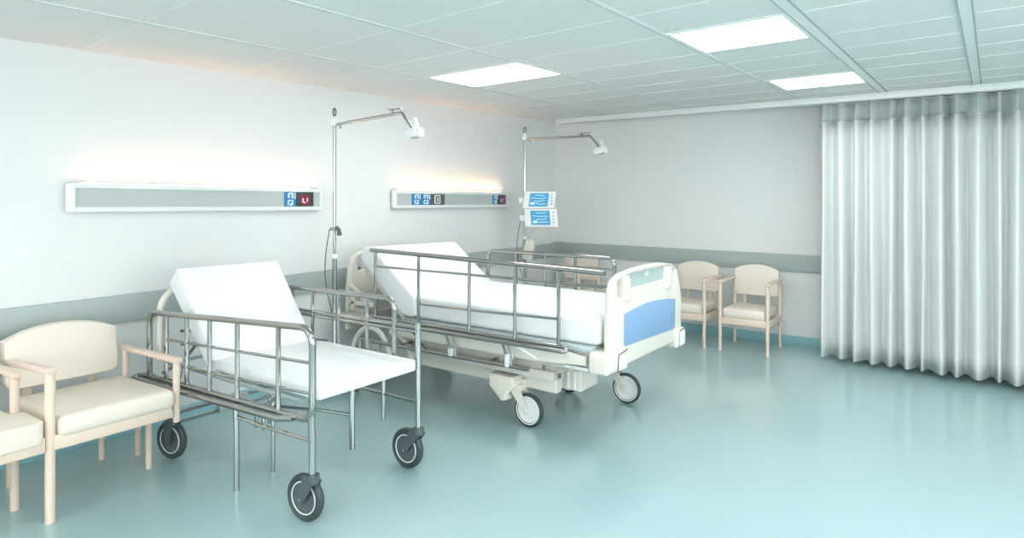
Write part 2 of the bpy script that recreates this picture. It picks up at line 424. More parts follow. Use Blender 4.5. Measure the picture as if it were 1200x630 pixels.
def side_chair():
    X1, X0 = -3.56, -4.17                        # front and rear
    t = thing('waiting_chair', 'wide cream waiting chair with pale wooden arms at left, its whole backrest in view', 'chair', (-3.85, 1.52, 0), 0, 'waiting chairs by the left wall')
    obj('seat', MB().box((X0 + .02, 1.262, .375), (X1 + .03, 1.815, .478), .036, 4, rot=(0, -.03, 0)), 'uphol', t)
    ol = [(u + 1.518, z) for u, z in arch(.275, .50, .75, .812, 12, .045)]
    tl = lambda z: -.16 * (z - .5)
    obj('backrest', MB().prism(ol, lambda y, z: (-4.15 + tl(z), y, z), lambda y, z: (-4.225 + tl(z), y, z), .022, 4), 'uphol', t)
    fr = MB()
    fr.box((X1 - .012, 1.245, .335), (X1 + .014, 1.795, .405), .004).box((X0 - .01, 1.25, .335), (X0 + .014, 1.80, .395), .004)
    for y in (1.262, 1.783): fr.box((X0, y - .011, .335), (X1, y + .011, .395), .004)
    fr.box((X0, 1.78, .355), (X1 - .06, 1.84, .385), .004)
    fr.box((-3.83, 1.25, .34), (-3.80, 1.80, .38), .004)
    obj('seat_frame', fr, 'wood', t)
    for y in (1.36, 1.68): obj('back_support', MB().box((-4.245, y - .02, .36), (-4.22, y + .02, .62), .004).box((-4.245, y - .02, .35), (X0, y + .02, .375), .003), 'wood', t)
    L = lambda x, y, z1, r: obj('leg', MB().tube([(x, y, 0), (x, y, z1 * .5), (x, y, z1)], r * .93, 14, r2=r), 'wood', t)
    L(-3.565, 1.236, .70, .0225)
    L(-3.815, 1.80, .37, .0175); L(-4.05, 1.85, .37, .0165); L(-4.16, 1.70, .36, .0165); L(-4.16, 1.26, .36, .0165)
    obj('arm_post', MB().tube([(-3.575, 1.833, .30), (-3.575, 1.833, .45), (-3.575, 1.833, .63)], .018, 14), 'wood', t)
    obj('arm_post', MB().tube([(-4.15, 1.826, .36), (-4.15, 1.826, .5), (-4.15, 1.826, .61)], .017, 14), 'wood', t)
    def armr(pts, w, h):
        m = MB()
        (xa, ya, za), (xb, yb, zb) = pts
        m.prism([(xa - .0, za - h / 2), (xb + .03, zb - h / 2), (xb + .035, zb + h * .1), (xb + .02, zb + h / 2), (xa, za + h / 2)],
                lambda x, z: (x, ya + (yb - ya) * (x - xa) / (xb - xa) - w / 2, z), lambda x, z: (x, ya + (yb - ya) * (x - xa) / (xb - xa) + w / 2, z), .007, 3)
        return m
    obj('armrest', armr([(-4.2, 1.262, .650), (-3.57, 1.236, .708)], .045, .028), 'arm', t)
    obj('armrest', armr([(-4.2, 1.833, .617), (-3.575, 1.833, .632)], .042, .026), 'arm', t)
    return t
side_chair()
def edge_chair():
    t = thing('waiting_chair', 'cream waiting chair cut off by the left edge of the picture', 'chair', (-3.85, .92, 0), 0, 'waiting chairs by the left wall')
    # seat cushion notched round its rear arm post
    ol = fillet([(-4.15, .64, 0), (-3.53, .64, 0), (-3.53, 1.205, 0), (-3.80, 1.205, 0), (-3.80, 1.15, 0), (-4.15, 1.15, 0)], .03, 4, True)
    obj('seat', MB().prism([(p.x, p.y) for p in ol], lambda x, y: (x, y, .385 - .02 * (-3.53 - x)), lambda x, y: (x, y, .485 - .02 * (-3.53 - x)), .026, 4), 'uphol', t)
    bo = [(u + .90, z) for u, z in arch(.26, .50, .75, .812, 12, .045)]
    tl = lambda z: -.16 * (z - .5)
    obj('backrest', MB().prism(bo, lambda y, z: (-4.15 + tl(z), y, z), lambda y, z: (-4.225 + tl(z), y, z), .022, 4), 'uphol', t)
    fr = MB()
    fr.box((-3.572, .62, .335), (-3.546, 1.212, .405), .004).box((-4.18, .62, .335), (-4.15, 1.18, .395), .004)
    fr.box((-4.17, 1.16, .335), (-3.83, 1.182, .385), .004).box((-4.17, .62, .335), (-3.56, .642, .385), .004).box((-3.83, .62, .34), (-3.80, 1.19, .38), .004)
    obj('seat_frame', fr, 'wood', t)
    for y in (.74, 1.06): obj('back_support', MB().box((-4.245, y - .02, .36), (-4.22, y + .02, .62), .004).box((-4.245, y - .02, .35), (-4.17, y + .02, .375), .003), 'wood', t)
    for x, y, z1 in ((-3.843, 1.183, .645), (-3.56, .62, .645), (-4.16, .62, .36), (-4.16, 1.17, .36)):
        obj('leg', MB().tube([(x, y, 0), (x, y, z1 * .5), (x, y, z1)], .019, 14, r2=.0205), 'wood', t)
    obj('armrest', MB().box((-4.2, 1.162, .638), (-3.812, 1.205, .666), .009, 3), 'arm', t)
    obj('armrest', MB().box((-4.2, .60, .638), (-3.53, .642, .666), .009, 3), 'arm', t)
edge_chair()

# ------------------------------------------------------------------ steel stretcher bed
def wheel(parent, c, r, w, ang, stem, dark=True):
    """caster rolling along X, swivelled by ang about Z; stem = point the fork rises to"""
    c = Vector(c); ax = Vector((math.sin(ang), -math.cos(ang), 0))
    h = w / 2
    tyre = MB().lathe([(r * .72, -h * .55), (r * .86, -h * .9), (r * .95, -h * .75), (r, -h * .3), (r, h * .3), (r * .95, h * .75), (r * .86, h * .9), (r * .72, h * .55)], c, ax, 36)
    tyre.lathe([(r * .73, -h * .50), (r * .73, h * .50)], c, ax, 36)
    wh = obj('caster_wheel', tyre, 'rubber', parent)
    hub = MB().lathe([(0, -h * .5), (r * .2, -h * .52), (r * .66, -h * .45), (r * .73, -h * .6), (r * .735, h * .6), (r * .66, h * .45), (r * .2, h * .52), (0, h * .5)], c, ax, 36)
    obj('hub', hub, 'hubdark' if dark else 'white', wh)
    ring = MB()
    for s in (-1, 1):
        rr = r * (.68 if dark else .80)
        o = c + ax * (s * h * (.72 if dark else .86))
        U = Vector((0, 0, 1)); V = ax.cross(U)
        ring.tube([o + (U * math.cos(2 * PI * k / 36) + V * math.sin(2 * PI * k / 36)) * rr for k in range(36)], r * (.028 if dark else .04), 6, closed=True)
    obj('rim_ring', ring, 'white', wh)
    return wh, c, ax
def fork(parent, wh, c, ax, r, w, top, matn):
    f = MB(); top = Vector(top)
    for s in (-1, 1):
        a = c + ax * s * (w / 2 + .006); b = Vector((top.x, top.y, top.z)) + ax * s * (w / 2 + .004)
        d = (b - a).normalized(); n = d.cross(ax).normalized()
        pts = [a - d * .022 - n * .012, a - d * .022 + n * .012, a + n * .02, b + n * .034, b - n * .034, a - n * .02]
        f2 = [p + ax * s * .006 for p in pts]
        vs = [f.bm.verts.new(p) for p in pts]; v2 = [f.bm.verts.new(p) for p in f2]
        f.bm.faces.new(vs); f.bm.faces.new(v2[::-1])
        for i in range(len(vs)): f.bm.faces.new((vs[i], vs[(i + 1) % 6], v2[(i + 1) % 6], v2[i]))
    f.tube([top + Vector((0, 0, -.022)), top + Vector((0, 0, 0)), top + Vector((0, 0, .014))], w / 2 + .012, 14)
    obj('fork', f, matn, wh)
    bo = MB()
    for s in (-1, 1): bo.lathe([(0, .0), (.011, .0), (.010, .006), (0, .008)], c + ax * s * (w / 2 + .011), ax * s, 12)
    obj('axle_bolt', bo, 'chrome', wh)

st = thing('stretcher_bed', 'narrow steel-railed bed with raised white backrest on dark casters, nearest the viewer', 'hospital bed', (-3.2, 2.28, 0))
YN1, YF1 = 1.92, 2.66
# mattress and back section
obj('mattress', MB().box((-3.50, 1.985, .560), (-2.560, 2.630, .622), .010, 3), 'linen', st)
bs = MB()
def back_sec(y):
    return
prof = [(-3.40, .605), (-3.845, 1.088), (-3.925, .995), (-3.49, .545), (-3.42, .545)]
bs.prism(prof, lambda x, z: (x - .035, 1.985, z), lambda x, z: (x + .065 * (0 if z < .8 else 1) - .0, 2.605, z), .014, 3)
obj('back_cushion', bs, 'linen', st)
dk = MB()
for y in (2.0, 2.59): dk.tube([(-4.0, y, .525), (-3.3, y, .525), (-2.72, y, .530)], .0135, 10)
for x in (-3.95, -3.45, -3.1, -2.74): dk.tube([(x, 2.0, .527), (x, 2.3, .527), (x, 2.59, .527)], .011, 8)
dk.box((-3.46, 2.01, .543), (-2.66, 2.58, .560), .003)
obj('bed_deck', dk, 'deck', st)
bf = MB()
for y in (2.06, 2.54):
    bf.tube([(-3.47, y, .545), (-3.7, y, .77), (-3.93, y, 1.0 - .03)], .011, 8)
bf.tube([(-3.9, 2.06, .955), (-3.9, 2.3, .955), (-3.9, 2.54, .955)], .011, 8)
for y in (2.10, 2.50): bf.tube([(-3.70, y, .74), (-3.86, y, .63), (-3.98, y, .53)], .010, 8)
for z in (.62, .70): bf.tube([(-3.97 + .0, 2.06, z), (-3.8, 2.3, z), (-3.78, 2.54, z)], .009, 8)
obj('backrest_frame', bf, 'chrome', st)
# near side rail
def P(x, z, y=YN1): return (x, y, z)
rail = MB()
rail.tube(fillet([P(-4.055, .455), P(-4.055, .826), P(-2.525, .918), P(-2.525, .492), P(-4.12, .445)], .075, 8), .0165, 12)
nr = obj('side_rail', rail, 'chrome', st)
lo = MB().tube(fillet([P(-2.80, .482), P(-4.185, .432), P(-4.185, .424, 1.878), P(-2.75, .470, 1.880), P(-2.65, .484, 1.908)], .03, 6), .0155, 12)
obj('bumper_rail', lo, 'chrome', nr)
def zt(x): return .826 + (x + 4.055) / 1.53 * .092
def zb(x): return .445 + (x + 4.12) / 1.6 * .052
for x in (-3.858, -3.632, -3.397, -3.135, -2.785):
    obj('rail_bar', MB().tube([P(x, zb(x)), P(x, .65), P(x, zt(x))], .0125, 10), 'chrome', nr)
obj('rail_bar', MB().tube([P(-3.858, .690), P(-3.2, .722), P(-2.53, .757)], .008, 8), 'chrome', nr)
obj('rail_bar', MB().tube([P(-3.858, .560), P(-3.2, .582), P(-2.53, .616)], .008, 8), 'chrome', nr)
# far side rail
rail = MB()
rail.tube(fillet([P(-3.95, .56, YF1), P(-3.95, .914, YF1), P(-2.76, .930, YF1), P(-2.76, .56, YF1)], .06, 8), .0155, 12)
frl = obj('side_rail', rail, 'chrome', st)
for x in (-3.70, -3.497, -3.245, -2.99):
    obj('rail_bar', MB().tube([P(x, .56, YF1), P(x, .7, YF1), P(x, .92, YF1)], .011, 10), 'chrome', frl)
for z in (.785, .760): obj('rail_bar', MB().tube([P(-3.95, z - .012, YF1), P(-3.2, z, YF1), P(-2.575, z + .008, YF1)], .011, 10), 'chrome', frl)
for x in (-3.9, -2.8): obj('rail_bracket', MB().tube([(x, YF1, .57), (x, 2.62, .55), (x, 2.58, .535)], .010, 8), 'chrome', st)
for x in (-3.9, -2.9): obj('rail_bracket', MB().tube([(x, YN1, .49), (x, 1.97, .51), (x, 2.01, .525)], .010, 8), 'chrome', st)
# posts, legs, braces
obj('leg', MB().tube([(-2.546, 1.935, .215), (-2.546, 1.935, .4), (-2.54, 1.925, .52)], .0165, 12), 'chrome2', st)
obj('leg', MB().tube([(-2.574, YF1, .215), (-2.574, YF1, .5), (-2.574, YF1, .815)], .0165, 12), 'chrome2', st)
obj('leg', MB().tube([(-3.165, 1.935, 0), (-3.165, 1.935, .25), (-3.165, 1.93, .49)], .0145, 12), 'chrome2', st)
obj('leg', MB().tube([(-3.215, 2.183, 0), (-3.215, 2.183, .25), (-3.215, 2.183, .53)], .0115, 12), 'chrome2', st)
obj('leg', MB().tube([(-2.71, 2.31, .20), (-2.71, 2.31, .35), (-2.71, 2.31, .545)], .0155, 12), 'chrome2', st)
obj('leg', MB().tube([(-2.85, YF1, .225), (-2.85, YF1, .35), (-2.85, YF1, .57)], .0125, 12), 'chrome2', st)
obj('leg', MB().tube([(-3.83, 1.94, .215), (-3.83, 1.95, .35), (-3.83, 1.99, .53)], .0145, 12), 'chrome2', st)
obj('leg', MB().tube([(-3.90, 2.62, .0), (-3.90, 2.62, .35), (-3.90, 2.60, .53)], .0125, 12), 'chrome2', st)
br = [MB(), MB(), MB()]
br[0].tube([(-3.165, 1.935, .380), (-2.9, 1.935, .380), (-2.546, 1.935, .392)], .0095, 8)
br[1].tube([(-3.05, YF1, .375), (-2.8, YF1, .375), (-2.574, YF1, .378)], .0095, 8)
br[2].tube([(-3.215, 2.183, .36), (-2.9, 2.28, .37), (-2.71, 2.31, .375)], .0095, 8)
for b_ in br: obj('brace', b_, 'chrome2', st)
for x in (-2.99, -2.93):
    obj('brace_bracket', MB().box((x - .009, 1.928, .36), (x + .009, 1.942, .47), .003), 'chrome2', st)
for dx, z in ((0, .205), (.0, .262)):
    lk = MB().tube([(-3.83 + dx, 1.98, z), (-3.83 + dx, 2.3, z), (-3.83 + dx, 2.60, z)], .011, 10)
    obj('cross_bar', lk, 'chrome', st)
obj('brake_block', MB().box((-3.85, 2.22, .19), (-3.81, 2.42, .275), .006), 'deck', st)
obj('release_handle', MB().tube([(-3.46, 2.57, .625), (-3.36, 2.615, .628), (-3.31, 2.625, .628)], .007, 8), 'hubdark', st)
hb = MB().tube(fillet([(-4.03, 1.97, .54), (-4.03, 1.97, .955), (-4.03, 2.62, .955), (-4.03, 2.62, .54)], .13, 10), .020, 12)
obj('head_hoop', hb, 'ivory', st, label='ivory bent tube at the head end')
for c, ang, top in (((-2.612, 1.948, .111), .12, (-2.546, 1.935, .222)), ((-2.650, 2.655, .111), .02, (-2.574, YF1, .222)), ((-3.845, 1.945, .111), .22, (-3.83, 1.94, .222))):
    w_, c_, ax_ = wheel(st, c, .11, .042, ang, None)
    fork(st, w_, c_, ax_, .11, .042, top, 'hubdark')

# ------------------------------------------------------------------ ivory hospital bed
bd = thing('adjustable_bed', 'ivory adjustable hospital bed with blue footboard panel on white casters', 'hospital bed', (-3.0, 4.0, 0))
def board(xa, xb, y0, y1, z0, zt_, flip=1):
    """outline (y,z) of head/foot board with grip slot"""
    W = y1 - y0
    pts = [(y0 + .015, z0), (y1 - .03, z0)]
    pts += [(y1, z0 + .10), (y1 + .005, z0 + .32), (y1 - .03, zt_ - .16), (y1 - .07, zt_ - .065), (y1 - .16, zt_ - .02)]
    pts += [(y1 - .35, zt_ + .005), (y0 + W * .5, zt_ + .012), (y0 + .35, zt_ + .004), (y0 + .16, zt_ - .012), (y0 + .075, zt_ - .045), (y0 + .045, zt_ - .10)]
    pts += [(y0 + .02, zt_ - .3)]
    return pts
def slot_pts(ya, yb, za, zb_, r=.025):
    return [(p.x, p.y) for p in fillet([(ya, za, 0), (yb, za, 0), (yb, zb_, 0), (ya, zb_, 0)], r, 4, True)]
def make_board(x, xt, y0, y1, z0, ztop, foot):
    ol = board(x, xt, y0, y1, z0, ztop)
    holes = [slot_pts(y0 + .12, y0 + .20, ztop - .165, ztop - .045, .02), slot_pts(y0 + .28, y1 - .28, ztop - .115, ztop - .025, .02), slot_pts(y1 - .20, y1 - .12, ztop - .18, ztop - .06, .02)]
    b = obj('footboard' if foot else 'headboard', MB().prism(ol, lambda y, z: (x, y, z), lambda y, z: (xt, y, z), .016, 3, holes=holes), 'ivory', bd)
    s = 1 if xt > x else -1
    ins = MB().prism(slot_pts(y0 + .275, y1 - .275, ztop - .12, ztop - .02, .02), lambda y, z: (x + .4 * (xt - x), y, z), lambda y, z: (x + .6 * (xt - x), y, z))
    obj('grip_insert', ins, 'slot', b, label='grey tinted strip in the top slot')
    for yc in (y0 + .235, y1 - .235):
        gm = MB().box((min(x, xt) - .012, yc - .042, ztop - .19), (max(x, xt) + .016, yc + .042, ztop - .035), .022, 4)
        obj('grip', gm, 'ivory', b)
    return b
fb = make_board(-1.885, -1.835, 3.50, 4.625, .47, 1.05, True)
bp = []
ya, yb = 3.70, 4.50
for k in range(9):
    u = k / 8; bp.append((yb + (ya - yb) * u, .79 + .03 * math.sin(PI * u) + .012 * u - .012))
bluep = [(ya + .03, .585), (ya - .005, .60)] if False else []
pl = [(ya - .01, .605), (ya + .01, .590), (yb - .03, .566), (yb - .005, .578)] + [(yb + .003, .765)] + bp[0:9] + [(ya - .006, .77)]
obj('colour_panel', MB().prism(pl, lambda y, z: (-1.8375, y, z), lambda y, z: (-1.8315, y, z), .002, 2), 'blue', fb, label='light blue panel')
em = MB()
em.tube([(-1.849, 4.035, .985), (-1.849, 4.035, 1.012), (-1.849, 4.055, 1.018), (-1.849, 4.075, 1.012), (-1.849, 4.075, .985)], .004, 6)
em.tube([(-1.849, 4.045, .992), (-1.849, 4.055, 1.0), (-1.849, 4.065, .992)], .003, 6)
obj('emblem', em, 'sockwhite', fb)
bb = MB().box((-1.945, 3.44, .462), (-1.815, 3.70, .590), .022, 4)
obj('corner_bumper', bb, 'ivory', fb)
bb = MB().box((-1.93, 4.49, .425), (-1.812, 4.645, .56), .022, 4)
obj('corner_bumper', bb, 'ivory', fb)
obj('bumper_tab', MB().box((-1.818, 3.58, .468), (-1.808, 3.69, .555), .006, 2), 'white', fb)
obj('bumper_tab', MB().box((-1.816, 4.53, .44), (-1.806, 4.63, .535), .006, 2), 'white', fb)
for (y0_, z0_, y1_, z1_) in ((3.572, .462, 3.70, .565), (4.522, .435, 4.64, .545)):
    gl = MB().tube(fillet([(-1.813, y0_, z0_), (-1.813, y0_ + .012, z1_), (-1.813, y1_, z1_ + .012)], .02, 5), .0035, 6)
    obj('bumper_seam', gl, 'hubdark', fb, label='dark seam line round the bumper tab')
make_board(-4.235, -4.285, 3.555, 4.60, .42, 1.055, False)
# mattress: flat part and raised part
fm = MB().box((-3.45, 3.50, .615), (-1.905, 4.45, .785), .035, 4)
obj('mattress', fm, 'linen', bd)
pr_ = [(-3.42, .775), (-3.86, 1.115), (-3.96, 1.108), (-4.015, 1.02), (-3.55, .625), (-3.45, .615), (-3.40, .64)]
obj('back_cushion', MB().prism(pr_, lambda x, z: (x, 3.49, z), lambda x, z: (x + .02, 4.45, z - .02), .025, 4), 'linen', bd)
# deck
dk = MB()
dk.box((-3.50, 3.47, .575), (-1.93, 4.48, .613), .008, 2)
obj('mattress_deck', dk, 'deck', bd)
dk = MB().box((-.29, -.46, -.018), (.29, .46, .018), .006, 2)
bmesh.ops.transform(dk.bm, matrix=Matrix.Translation((-3.76, 3.97, .775)) @ Matrix.Rotation(math.radians(39.8), 4, 'Y'), verts=dk.bm.verts[:])
obj('backrest_deck', dk, 'taupe', bd)
# upper frame
uf = MB()
for y in (3.50, 4.42):
    uf.box((-4.24, y, .515), (-1.93, y + .035, .575), .006)
for x in (-4.1, -3.4, -2.6, -2.0): uf.box((x - .03, 3.51, .52), (x + .03, 4.44, .565), .004)
for y in (3.60, 4.36): uf.box((-4.25, y - .03, .50), (-4.05, y + .03, .60), .006)
obj('upper_frame', uf, 'taupe', bd)
# shaped side beam under the near rail
sb = MB().prism([(-3.65, .475), (-2.35, .475), (-1.97, .50), (-1.97, .555), (-2.2, .575), (-2.5, .545), (-3.65, .545)], lambda x, z: (x, 3.46, z), lambda x, z: (x, 3.50, z), .006, 2)
obj('side_beam', sb, 'ivory', bd)
lb = MB()
for y, sg in ((3.54, 1), (4.38, -1)):
    lb.box((-3.72, y, .437), (-1.99, y + .045 * sg, .487), .008)
    lb.box((-3.72, y + .02 * sg, .385), (-2.35, y + .04 * sg, .45), .002)
    lb.box((-3.72, y - .015 * sg, .345), (-2.24, y + .045 * sg, .402), .010)
for x in (-3.6, -2.9, -2.3): lb.box((x - .04, 3.58, .37), (x + .04, 4.34, .43), .006)
obj('lower_frame', lb, 'taupe', bd)
obj('foot_linkage', MB().box((-2.15, 3.505, .455), (-1.98, 3.53, .475), .004), 'white', bd)
ln = MB()
ln.tube([(-2.60, 3.455, .56), (-2.45, 3.45, .545), (-2.32, 3.45, .495)], .010, 8)
obj('foot_linkage', ln, 'white', bd)
for y in (3.72, 4.22):
    lf = MB().box((-3.3, y - .02, .33), (-2.6, y + .02, .385), .005, rot=(0, .22, 0)).box((-3.3, y - .02, .42), (-2.6, y + .02, .47), .005, rot=(0, -.18, 0))
    obj('lift_arm', lf, 'taupe', bd)
obj('drive_unit', MB().box((-2.40, 3.75, .235), (-2.17, 3.98, .375), .010, 3), 'ivory', bd)
for k in range(4): obj('drive_rib', MB().box((-2.375 + .05 * k, 3.744, .245), (-2.36 + .05 * k, 3.752, .36), .002, 1), 'white', bd)
# base
bs = MB()
for y in (3.66, 4.33): bs.box((-4.1, y - .035, .235), (-2.28, y + .035, .325), .012, 3)
for x in (-4.02, -2.55): bs.box((x - .04, 3.60, .235), (x + .04, 4.36, .30), .010, 2)
for x, y in ((-3.3, 3.72), (-3.3, 4.22), (-2.62, 3.72), (-2.62, 4.22)): bs.box((x - .025, y - .025, .27), (x + .025, y + .025, .36), .004)
obj('base_frame', bs, 'ivory', bd)
# near foot caster housing
hs = MB().prism([(-2.735, .325), (-2.545, .325), (-2.530, .265), (-2.60, .20), (-2.60, .165), (-2.635, .155), (-2.735, .245)], lambda x, z: (x, 3.50, z), lambda x, z: (x, 3.645, z), .012, 3)
obj('caster_housing', hs, 'ivory', bd)
def bed_caster(c, top, ang, arm):
    w_, c_, ax_ = wheel(bd, c, .11, .042, ang, None, dark=False)
    f = MB(); c_ = Vector(c_); t_ = Vector(top)
    for s in (-1, 1):
        o = ax_ * s * .028
        pts = [c_ + o + Vector((.02, 0, -.012)), c_ + o + Vector((-.012, 0, -.022)), t_ + o + Vector((-.035, 0, 0)), t_ + o + Vector((.04, 0, .02))]
        p2 = [p + ax_ * s * .008 for p in pts]
        v1 = [f.bm.verts.new(p) for p in pts]; v2 = [f.bm.verts.new(p) for p in p2]
        f.bm.faces.new(v1); f.bm.faces.new(v2[::-1])
        for i in range(4): f.bm.faces.new((v1[i], v1[(i + 1) % 4], v2[(i + 1) % 4], v2[i]))
    f.box(t_ - Vector((.05, .034, .01)), t_ + Vector((.05, .034, .035)), .01, 2)
    if arm: f.tube([t_ + Vector((0, 0, .03)), (t_ + Vector(arm)) / 2, Vector(arm)], .022, 10)
    obj('fork', f, 'ivory', w_)
    bo = MB()
    for s in (-1, 1): bo.lathe([(0, 0), (.010, 0), (.009, .006), (0, .008)], c_ + ax_ * s * .036, ax_ * s, 12)
    obj('axle_bolt', bo, 'white', w_)
bed_caster((-2.462, 3.580, .111), (-2.56, 3.58, .235), .0, None)
bed_caster((-2.160, 4.395, .111), (-2.27, 4.39, .24), .0, (-2.35, 4.36, .27))
bed_caster((-2.640, 4.375, .111), (-2.74, 4.37, .24), .0, None)
bed_caster((-3.905, 4.335, .111), (-4.0, 4.335, .24), .0, None)
bed_caster((-4.04, 3.62, .111), (-3.98, 3.62, .24), .0, None)
gs = MB().prism([(-2.46, .42), (-2.12, .40), (-2.18, .33), (-2.24, .25), (-2.33, .24)], lambda x, z: (x, 4.33, z), lambda x, z: (x, 4.44, z), .008, 2)
obj('foot_bracket', gs, 'ivory', bd)
# near side rail
YB = 3.42
def Q(x, z, y=YB): return (x, y, z)
r1 = MB().tube([Q(-3.80, 1.100), Q(-3.0, 1.088), Q(-1.82, 1.068)], .0165, 12)
r1.tube(fillet([Q(-3.78, .60), Q(-2.07, .602), Q(-2.07, .585, 3.385), Q(-3.78, .575, 3.385)], .025, 6), .0145, 12)
brl = obj('side_rail', r1, 'chrome', bd)
for x in (-3.752, -3.305, -2.838, -2.462, -2.135):
    obj('rail_bar', MB().tube([Q(x, .60), Q(x, .8), Q(x, 1.10 + (x + 3.8) * -.0168)], .0115, 10), 'chrome', brl)
obj('rail_bar', MB().tube([Q(-3.752, .980), Q(-2.9, .985), Q(-1.83, .985)], .0085, 8), 'chrome', brl)
obj('rail_bar', MB().tube([Q(-3.305, .742), Q(-2.7, .752), Q(-2.135, .768)], .0085, 8), 'chrome', brl)
ub = MB().tube([Q(-3.78, .414), Q(-3.0, .420), Q(-2.355, .427)], .0145, 12)
obj('under_rail', ub, 'chrome', bd)
for x, dx in ((-3.03, .0), (-2.965, 0), (-2.545, 0), (-2.49, 0)):
    obj('rail_bracket', MB().tube([Q(x, .565, 3.40), Q(x + .012, .50, 3.415), Q(x + .004, .42, 3.42)], .0085, 8), 'chrome2', bd)
obj('rail_catch', MB().box((-3.01, 3.40, .42), (-2.975, 3.43, .47), .005), 'white', bd)
obj('rail_catch', MB().box((-2.53, 3.40, .42), (-2.50, 3.43, .50), .005), 'white', bd)
for x in (-3.5, -2.9, -2.3): obj('rail_arm', MB().tube([Q(x, .595), Q(x, .59, 3.46), Q(x, .585, 3.49)], .009, 8), 'chrome', bd)
for x in (-3.5, -2.7): obj('rail_arm', MB().tube([Q(x, .417), Q(x, .42, 3.5), Q(x, .42, 3.56)], .009, 8), 'chrome', bd)
obj('side_cable', MB().tube([Q(-3.36, .555, 3.40), Q(-3.28, .48, 3.41), Q(-3.22, .42, 3.42)], .006, 6), 'black', bd)
# far side rail
YG = 4.52
r2 = MB().tube(fillet([Q(-3.54, .60, YG), Q(-3.54, 1.028, YG), Q(-2.325, 1.036, YG), Q(-2.325, .60, YG)], .06, 8), .0165, 12)
fr2 = obj('side_rail', r2, 'chrome', bd)
for x in (-3.24, -2.95, -2.665): obj('rail_bar', MB().tube([Q(x, .59, YG), Q(x, .8, YG), Q(x, 1.03, YG)], .0115, 10), 'chrome', fr2)
for z in (.945, .812): obj('rail_bar', MB().tube([Q(-3.54, z, YG), Q(-3.0, z, YG), Q(-2.325, z, YG)], .0085, 8), 'chrome', fr2)
rb = MB()
for x in (-3.45, -2.5): rb.tube([Q(x, .60, YG), Q(x, .595, 4.49), Q(x, .59, 4.46)], .009, 8)
rb.tube([Q(-3.54, .60, YG), Q(-3.0, .60, YG), Q(-2.325, .60, YG)], .012, 8)
obj('rail_arm', rb, 'chrome', bd)
# head end: wheel arch and brackets
ar = MB()
for y in (3.455,):
    ar.tube([(-3.835 + .215 * math.cos(a), y, .24 + .265 * math.sin(a)) for a in [PI * k / 18 for k in range(19)]], .020, 10)
    ar.tube([(-3.66 + .17 * math.cos(a), y + .09, .26 + .20 * math.sin(a)) for a in [PI * k / 18 for k in range(11)]], .024, 10)
obj('wheel_arch', ar, 'ivory', bd, label='ivory rounded arch guard beneath the head end')
ai = MB()
ai.tube([(-4.03, 3.455, .40), (-3.84, 3.455, .415), (-3.64, 3.455, .40)], .007, 8)
for x in (-3.97, -3.86, -3.76): ai.tube([(x, 3.46, .24), (x, 3.46, .33), (x, 3.46, .41)], .013, 8)
ai.tube([(-4.05, 3.46, .245), (-3.8, 3.46, .245), (-3.5, 3.50, .26), (-3.5, 3.62, .26)], .012, 8)
obj('arch_guard', ai, 'deck', bd)
hb = MB()
hb.box((-4.24, 3.56, .70), (-3.98, 3.60, .735), .006, rot=(0, .5, 0)).box((-4.24, 3.56, .63), (-3.93, 3.60, .665), .006)
hb.box((-4.2, 3.56, .58), (-4.16, 3.60, .76), .006)
obj('head_bracket', hb, 'ivory', bd)

